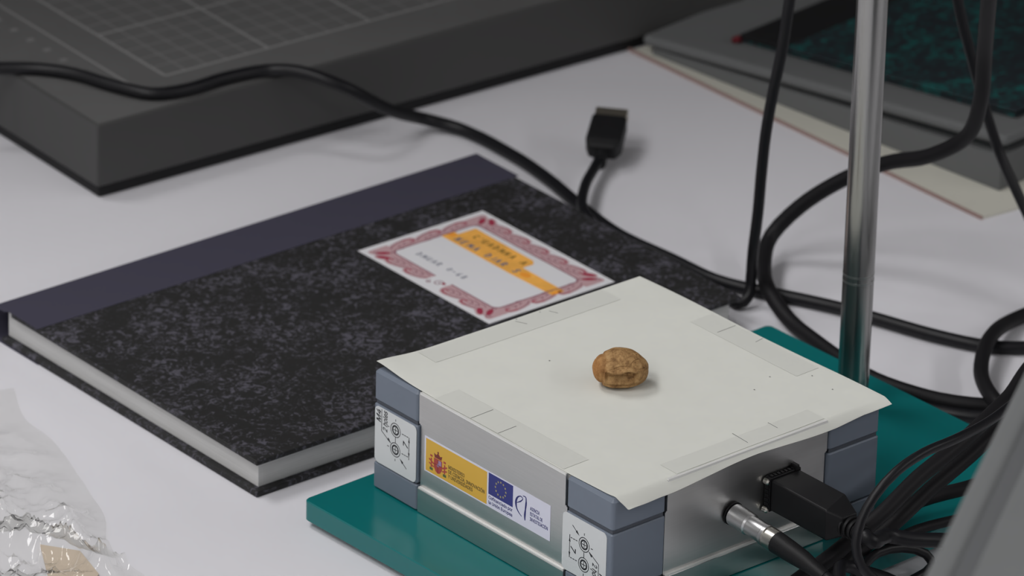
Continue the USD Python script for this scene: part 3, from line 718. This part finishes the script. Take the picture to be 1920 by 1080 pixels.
# ---------------------------------------------------------------- cables
K = lambda q: np.array(q) / 1000.0
C_ = {
    'desk': [(-243.1, 290.6, 32.5), (-229.5, 292.4, 32.5), (-215.7, 292.8, 32.5), (-201.6, 288.8, 32.5), (-187.2, 279.4, 32.5), (-172.1, 272.6, 32.5), (-159.7, 277.2, 32.5), (-146.5, 288.3, 32.5), (-131.1, 296.6, 32.5), (-119.2, 294, 33.5), (-103.2, 289.8, 30), (-85.6, 300.5, 16), (-71.9, 315, 6), (-59.8, 314.2, 3), (-39.6, 292.3, 2.5), (-25.6, 270.7, 2.5), (-14.8, 249.8, 2.5), (-0.3, 224.9, 2.5), (18.8, 204.7, 2.5), (33.9, 188.7, 2.5), (45.2, 182.2, 2.5), (54.6, 178.4, 2.5), (77, 168.3, 2.5), (89.9, 160.3, 2.5), (111.8, 147, 2.5), (128.3, 140.2, 2.5), (143.3, 139.8, 2.5), (158.5, 143.6, 2.5), (278, 170, 2.6), (420, 224, 2.6), (600, 249, 2.6)],
    'usb': [(56.4, 167.9, 144.4), (55.9, 167.9, 128.4), (54.9, 167.9, 116.4), (53.2, 167.9, 100.2), (50.7, 167.9, 83.9), (49, 167.9, 69.6), (48.1, 167.9, 55.3), (47.4, 167.9, 38.7), (46.3, 167.9, 24.2), (46.2, 173.7, 11), (45.8, 172, 5.5), (43.9, 170.2, 3), (41.3, 170.2, 2.5), (38.5, 174.4, 2.5), (32.8, 179.9, 2.2), (18.7, 193.3, 2.2), (1.6, 212.9, 3.5), (-7.7, 220.4, 6.5), (-11, 226.2, 8), (-13.6, 236.1, 8), (-12.4, 256.8, 7.5), (-9.2, 273.3, 6.5), (-6.7, 282.7, 7.5)],
    'loop': [(117, 68.8, 185), (118.2, 89.5, 165), (119.5, 109.4, 145), (121.4, 138.1, 115), (122.2, 154, 90), (119.2, 168.6, 70), (107.2, 184.2, 55), (93.3, 199.5, 45), (78.8, 206.4, 35), (64.2, 210.9, 22), (54.4, 209.5, 11), (51.3, 191.6, 7.5), (53.2, 164.3, 8.8), (59.5, 154.2, 4), (68.5, 139.2, 3), (78.2, 123.2, 3), (87.9, 110.4, 3), (98.6, 101.9, 3), (109.3, 95.9, 3), (120.2, 92.8, 3), (131.1, 92.2, 3), (147.9, 96, 3), (270, 150, 2.9), (420, 205, 2.9), (600, 230, 2.9)],
    'under': [(93.3, 98.7, 2.4), (99.3, 92.8, 2.4), (109, 88, 2.4), (119.8, 85, 2.4), (132.6, 84.9, 2.6), (147.4, 87.3, 2.6), (274, 126, 2.6), (420, 180, 2.6), (600, 205, 2.6)],
    'curl': [(600, 295, 2.9), (420, 270, 2.9), (282, 212, 2.9), (160.9, 179.9, 2.8), (148.9, 170.5, 2.8), (138.7, 158.7, 4), (131.1, 141.6, 7.5), (126.4, 125.3, 8.5), (124.5, 111.4, 7), (125.5, 94, 8.5), (129.8, 79.5, 8.5), (135.6, 74.9, 4), (143.8, 60.3, 2.5)],
    'thin': [(600, 155, 1.8), (420, 130, 1.8), (294, 60, 1.8), (141.4, 23.2, 50), (126.2, -6.1, 53), (116.2, -26.6, 56), (104.6, -47, 60), (93.8, -59.3, 61), (84.9, -68.9, 59), (78.2, -74.3, 53), (74.2, -77.5, 46), (72.7, -80.7, 39), (74.5, -81.8, 32), (80.1, -81.1, 26), (91.7, -76.3, 18)],
    'b1': [(600, 170, 2.9), (420, 145, 2.9), (286, 85, 2.9), (146.2, 51.8, 45), (125.6, 17.8, 42), (109.6, -6.4, 38), (95, -24.2, 34), (83.3, -39.7, 29), (74.7, -46.5, 24), (66.8, -54, 20.5), (58.8, -63.6, 19), (49.2, -75.8, 17.5)],
    'b2': [(600, 197, 2.8), (420, 172, 2.8), (290, 112, 2.8), (148.3, 62.1, 36), (130.1, 26.9, 34), (113.9, 1.5, 30), (99.8, -16.4, 26), (87.9, -30.8, 21), (80.1, -34.8, 16), (72.7, -42.2, 12.5), (63.6, -56.7, 12.5), (56.4, -67.9, 12.5)],
    'branch': [(82.1, -24.3, 13.5), (86.5, -19.1, 16), (92.1, -11, 16.5), (101.1, -5.2, 17.5), (110.9, -1.3, 18.5), (127.1, 6.3, 19), (298, 42, 2.6), (420, 112, 2.6), (600, 137, 2.6)],
    'low': [(86.1, -28.7, 12.2), (96.3, -19, 12.5), (108.9, -11.5, 12.5), (125.1, -3.8, 12.5), (139.5, 0.8, 12.5), (302, 26, 1.9), (420, 95, 1.9), (600, 120, 1.9)],
    'ring': [(70.7, -61.7, 11.5), (76.9, -47.2, 12.5), (82.5, -36.2, 12.5), (90.7, -29.2, 11), (98.9, -25.3, 7), (101.3, -26.7, 3.5), (95.2, -34.4, 2.5), (85.2, -46, 2.5)],
    'dsub': [(75.6, -65.5, 34.5), (78.6, -68.9, 33.8), (84.2, -55.2, 29), (91.6, -53.6, 27), (101.1, -50, 25), (117, -45, 23), (136.7, -35.6, 20), (306, 6, 2.7), (420, 78, 2.7), (600, 103, 2.7)],
    'lemo': [(63.4, -82, 27.5), (67.2, -86, 26.2), (70, -61.3, 21), (76.2, -59, 18), (84, -59.9, 16), (95.8, -65.4, 14.2), (310, -12, 2.3), (420, 60, 2.3), (600, 85, 2.3)],
    'upper': [(111.5, 200, 126.6), (114.8, 200, 112.5), (117.2, 200, 102.3), (123.2, 200, 82), (128.2, 200, 65.2), (133.8, 200, 49.6), (138.8, 195, 40.2), (144.4, 190, 30.1), (151.4, 180, 19.3), (159.6, 169.4, 12)],
}
def world(P):
    return K(P) + [0, 0, TZ]
def cable(name, label, key, r, mat='cable_black', category='cable'):
    P = world(C_[key])
    o = P[np.argmin(P[:, 2])].copy(); o[2] = P[:, 2].min() - r
    t = thing(name, label, category, o)
    part(t, 'cord', tube(P - o, r, 14, zmin=r), mat, smooth=True)
    return t, o, P


cable('cable', 'black cable running off the dark slab and along behind the black notebook', 'desk', 0.0024)
cable('cable', 'thick black cable looping from the teal notebook around behind the steel rod', 'loop', 0.0028, 'cable_matt')
cable('cable', 'black cable end lying along the rear edge of the green board', 'under', 0.0024)
cable('cable', 'black cable curled in a loop on the table at the right edge', 'curl', 0.0027, 'cable_matt')
cable('cable', 'thin glossy black cable arching in front of the cable bundle', 'thin', 0.0016)
cable('cable', 'thick black cable slanting over the green board, upper of the bundle', 'b1', 0.0027, 'cable_matt')
cable('cable', 'thick black cable slanting over the green board, lower of the bundle', 'b2', 0.0026, 'cable_matt')
cable('cable', 'black cable branching off the bundle towards the grey case', 'branch', 0.0024, 'cable_matt')
cable('cable', 'dark cable lying low under the branch beside the grey case', 'low', 0.0017, 'cable_matt')
cable('cable', 'thin black cable bent in a ring at the near corner of the green board', 'ring', 0.0016)
cable('cable', 'slim black cable hanging down over the teal notebook at the right', 'upper', 0.0019)

# the loose USB lead
t, o, P = cable('usb_lead', 'black lead hanging by the rod, its loose metal USB plug on the table', 'usb', 0.0020, category='cable')
tip = P[-1] - o
d = np.array([0.0032, 0.0185, 0.0055]); d /= np.linalg.norm(d)
s_ = np.cross(d, (0, 0, 1)); s_ /= np.linalg.norm(s_)
Fp = np.eye(4); Fp[:3, 0] = s_; Fp[:3, 1] = d; Fp[:3, 2] = np.cross(s_, d); Fp[:3, 3] = tip
sph = m3.Manifold.sphere(0.0014, 14)
bod = man(m3.Manifold.batch_hull([sph.translate((sx * w, y, sz * h)) for y, w, h in ((0.0030, 0.0042, 0.0020), (0.0060, 0.0054, 0.0026), (0.0185, 0.0052, 0.0025)) for sx in (-1, 1) for sz in (-1, 1)]))
part(t, 'plug_body', on(bod, Fp), 'plug_black', label='moulded black plug body')
part(t, 'strain_relief', on(tube([(0, -0.005, 0), (0, 0.003, 0)], 0.0026, 14, curve=False), Fp), 'plug_black')
tipm = trimesh.boolean.difference([bx(-0.006, 0.006, 0.0185, 0.0250, -0.00225, 0.00225), bx(-0.0055, 0.0055, 0.0205, 0.027, -0.00175, 0.00175)], engine='manifold')
shell = part(t, 'plug_shell', on(tipm, Fp), 'brass', smooth=False, label='metal plug shell')
part(shell, 'contact_tongue', on(bx(-0.0054, 0.0054, 0.0195, 0.0245, 0.0, 0.0016), Fp), 'black_rubber', smooth=False)

# the two connectors in the right-hand face of the box: local axes of the box, -y points out of the face
def boxframe(o):
    c, s = math.cos(YAW), math.sin(YAW)
    m = np.eye(4)
    m[:3, 0], m[:3, 1] = (c, s, 0), (-s, c, 0)
    m[:3, 3] = np.array([0, 0, TZ]) - o
    return m


t, o, P = cable('connector_lead', 'black lead with a chunky rectangular plug in the side of the box', 'dsub', 0.0025)
Fb = boxframe(o)
yf = -D2 + 0.0006
sph = m3.Manifold.sphere(0.0009, 12)
x0, x1, z0, z1 = 0.0085, 0.0212, 0.0295, 0.0408
pts = [(x0, yf - 0.0030, z0), (x1, yf - 0.0030, z0), (x0, yf - 0.0030, z1), (x1, yf - 0.0030, z1), (x0, yf - 0.0285, z0), (x1, yf - 0.0240, z0), (x0, yf - 0.0280, z1 - 0.0003), (x1, yf - 0.0240, z1),
       (x0 + 0.0028, yf - 0.0322, z0 + 0.002), (x1 - 0.0028, yf - 0.0322, z0 + 0.002), (x0 + 0.0028, yf - 0.0322, z1 - 0.0020), (x1 - 0.0028, yf - 0.0322, z1 - 0.0020)]
cxm = np.array([(x0 + x1) / 2, 0, (z0 + z1) / 2])
body = man(m3.Manifold.batch_hull([sph.translate(tuple(np.array(q) + np.sign(np.array([cxm[0] - q[0], 0, cxm[2] - q[2]])) * 0.0009)) for q in pts]))
part(t, 'plug_body', on(body, Fb), 'plug_black', label='rectangular black plug body')
part(t, 'flange', on(rbox(x0 - 0.0005, x1 + 0.0005, yf - 0.0024, yf + 0.0003, z0 - 0.0004, z1 + 0.0006, 0.0004), Fb), 'black_rubber')
part(t, 'ridges', on(cat([bx(x0 - 0.0008, x0 + 0.001, yf - 0.0022, yf - 0.0004, z - 0.0004, z + 0.0004) for z in np.linspace(z0 + 0.001, z1 - 0.001, 7)] + [bx(x - 0.0004, x + 0.0004, yf - 0.0022, yf - 0.0004, z1 + 0.0002, z1 + 0.0010) for x in np.linspace(x0 + 0.001, x1 - 0.001, 8)]), Fb), 'black_rubber', smooth=False)
for (sx_, sz_) in ((x0 - 0.0004, z0 + 0.0002), (x0 - 0.0002, z1 - 0.0010)):
    part(t, 'screw_head', on(on(lathe([(0, 0), (0.0012, 0), (0.0012, 0.0016), (0.0007, 0.0022), (0, 0.0022)], 16), frame((sx_, yf, sz_), (1, 0, 0), (0, 0, 1))), Fb), 'nickel', label='small nickel screw head')
part(t, 'latch', on(rbox(x1 - 0.0022, x1 - 0.0008, yf - 0.003, yf, z1, z1 + 0.0022, 0.0003), Fb), 'black_rubber')
for k in range(4):
    y = yf - 0.0322 - 0.0019 * k
    part(t, 'strain_ring', on(on(lathe([(0, -0.0006), (0.0040 - 0.0003 * k, -0.0006), (0.0043 - 0.0003 * k, 0), (0.0040 - 0.0003 * k, 0.0006), (0, 0.0006)], 20), frame((0.01475, y, 0.0347), (1, 0, 0), (0, 0, 1))), Fb), 'black_rubber')
part(t, 'strain_core', on(tube([(0.01475, yf - 0.030, 0.0347), (0.0146, yf - 0.0405, 0.0344)], 0.0029, 14, curve=False), Fb), 'black_rubber')

t, o, P = cable('connector_lead', 'black lead with a round silver screw plug in the side of the box', 'lemo', 0.0021)
Fb = boxframe(o)
def along(prof, oo, dd):
    dd = np.array(dd, float) / np.linalg.norm(dd)
    e = np.cross(dd, (0, 0, 1)); e /= np.linalg.norm(e)
    return on(on(lathe(prof, 32), frame(oo, e, np.cross(dd, e))), Fb)
ax = (0.0, -1.0, -0.085)
p0 = np.array([-0.0055, yf, 0.0322])
at = lambda d: p0 + np.array(ax) / np.linalg.norm(ax) * d
part(t, 'washer', along([(0, 0), (0.0040, 0), (0.0040, 0.0004), (0, 0.0004)], at(0), ax), 'black_rubber')
part(t, 'coupling', along([(0, 0.0006), (0.0035, 0.0006), (0.0038, 0.001), (0.0038, 0.0082), (0.0034, 0.0088), (0.0034, 0.0152), (0.0037, 0.0156), (0.0037, 0.0168), (0, 0.0168)], at(0), ax), 'satin_steel', label='satin steel coupling sleeve')
part(t, 'collar', along([(0, 0.0166), (0.0031, 0.0166), (0.0031, 0.0174), (0.0037, 0.0176), (0.0037, 0.0212), (0, 0.0212)], at(0), ax), 'nickel', label='shiny silver collar')
q0, q1, q2 = at(0.0208), at(0.034), np.array([-0.0055, -0.1035, 0.0275])
part(t, 'boot', on(tube([q0, (q0 + q1) / 2, q1, (q1 + q2) / 2, q2], [0.0037, 0.0035, 0.0031, 0.0026, 0.0022], 20, curve=False), Fb), 'plug_black', label='tapering black rubber boot')

# ---------------------------------------------------------------- the grey case at the near right corner
ang = math.atan2(-0.2792 + 0.4043, 0.105 - 0.0709)
ux, uy = math.cos(ang), math.sin(ang)
o = np.array([0.0709 - 0.2 * ux, -0.4043 - 0.2 * uy])
t = thing('instrument_case', 'grey plastic instrument case with a seam along its rim, nearest the camera', 'case', (o[0], o[1], TZ), ang - math.pi / 2)
CW, CL, CH = 0.24, 0.40, 0.2
part(t, 'shell', rbox(0, CW, 0, CL, 0.003, CH - 0.0012, 0.004, 24), 'case_grey')
part(t, 'rim', rbox(0.0, 0.0075, 0.0, CL, CH - 0.02, CH, 0.0025, 20), 'case_grey', label='raised rounded rim')
part(t, 'seam', bx(0.0072, 0.0125, 0.002, CL - 0.002, CH - 0.02, CH - 0.0010), 'case_seam', smooth=False, label='darker seam beside the rim')
part(t, 'lid', rbox(0.0120, CW - 0.006, 0.006, CL - 0.006, CH - 0.02, CH - 0.0002, 0.0012, 16), 'case_grey', label='flat lid panel')
for x in (0.03, CW - 0.03):
    for y in (0.03, CL - 0.03):
        part(t, 'rubber_foot', on(lathe([(0, 0), (0.01, 0), (0.01, 0.0032), (0, 0.0032)], 20), T(x, y, 0)), 'black_rubber')

# ---------------------------------------------------------------- the crumpled clear bag at the near left corner
e1 = np.array([0.06, -0.149]); e1 /= np.linalg.norm(e1)
e2 = np.array([e1[1], -e1[0]])
o = np.array([-0.214, 0.1006])
t = thing('plastic_bag', 'crumpled clear plastic bag lying on the table at the lower left', 'bag', (o[0], o[1], TZ))
a, b = np.meshgrid(np.linspace(0.010, 0.21, 170), np.linspace(0.0, 0.15, 120), indexing='ij')
edge = 0.012 * (meshkit.fbm(np.stack([a * 30, 0 * a, 0 * a], -1), 2, 8) - 0.5)
bb = b + edge * (1 - b / 0.15)
X = a * e1[0] + bb * e2[0]
Y = a * e1[1] + bb * e2[1]
Q = np.stack([X * 55, Y * 55, 0 * X], -1)
n1 = np.abs(meshkit.noise(Q, 21) - 0.5) * 2
n2 = np.abs(meshkit.noise(Q * 2.6, 22) - 0.5) * 2
n3 = np.abs(meshkit.noise(Q * 6.5, 23) - 0.5) * 2
env = np.clip(b / 0.035, 0.08, 1) * np.clip((a - 0.005) / 0.04, 0.1, 1) * np.clip(0.25 + 0.75 * np.clip((a - 0.03) / 0.09, 0, 1), 0, 1)
Zb = 0.0008 + env * (0.0085 * (1 - n1) ** 1.5 + 0.0042 * (1 - n2) ** 2 + 0.0018 * (1 - n3) ** 2)
def crease(pts, h, w):
    L = LineString([tuple(np.array(q) - o) for q in pts])
    from shapely import distance, points
    return h * np.exp(-distance(points(X, Y), L) / w)
Zb = Zb + crease([(-0.2000, -0.0288), (-0.1931, -0.0285), (-0.1841, -0.0325), (-0.1767, -0.0388), (-0.1699, -0.0495)], 0.010, 0.0035) + crease([(-0.1681, -0.0501), (-0.1651, -0.0437), (-0.1605, -0.0401), (-0.1569, -0.0451), (-0.1523, -0.0540)], 0.007, 0.0045) + crease([(-0.1845, -0.0072), (-0.1799, -0.0184), (-0.1751, -0.0237), (-0.1698, -0.0250)], 0.004, 0.003)
part(t, 'film', sheet(X, Y, Zb, 0.00006), 'clear_film', smooth=True)
t = thing('paper_slip', 'beige paper slip lying inside the clear plastic bag', 'paper slip', (-0.1910, -0.0226, TZ + 0.0005))
part(t, 'slip', trimesh.creation.extrude_polygon(Polygon([(0.0000, 0.0000), (0.0134, -0.0038), (0.0206, -0.0194), (0.0159, -0.0397), (0.0071, -0.0365)]), 0.0004, engine='earcut'), 'beige_card', smooth=False)
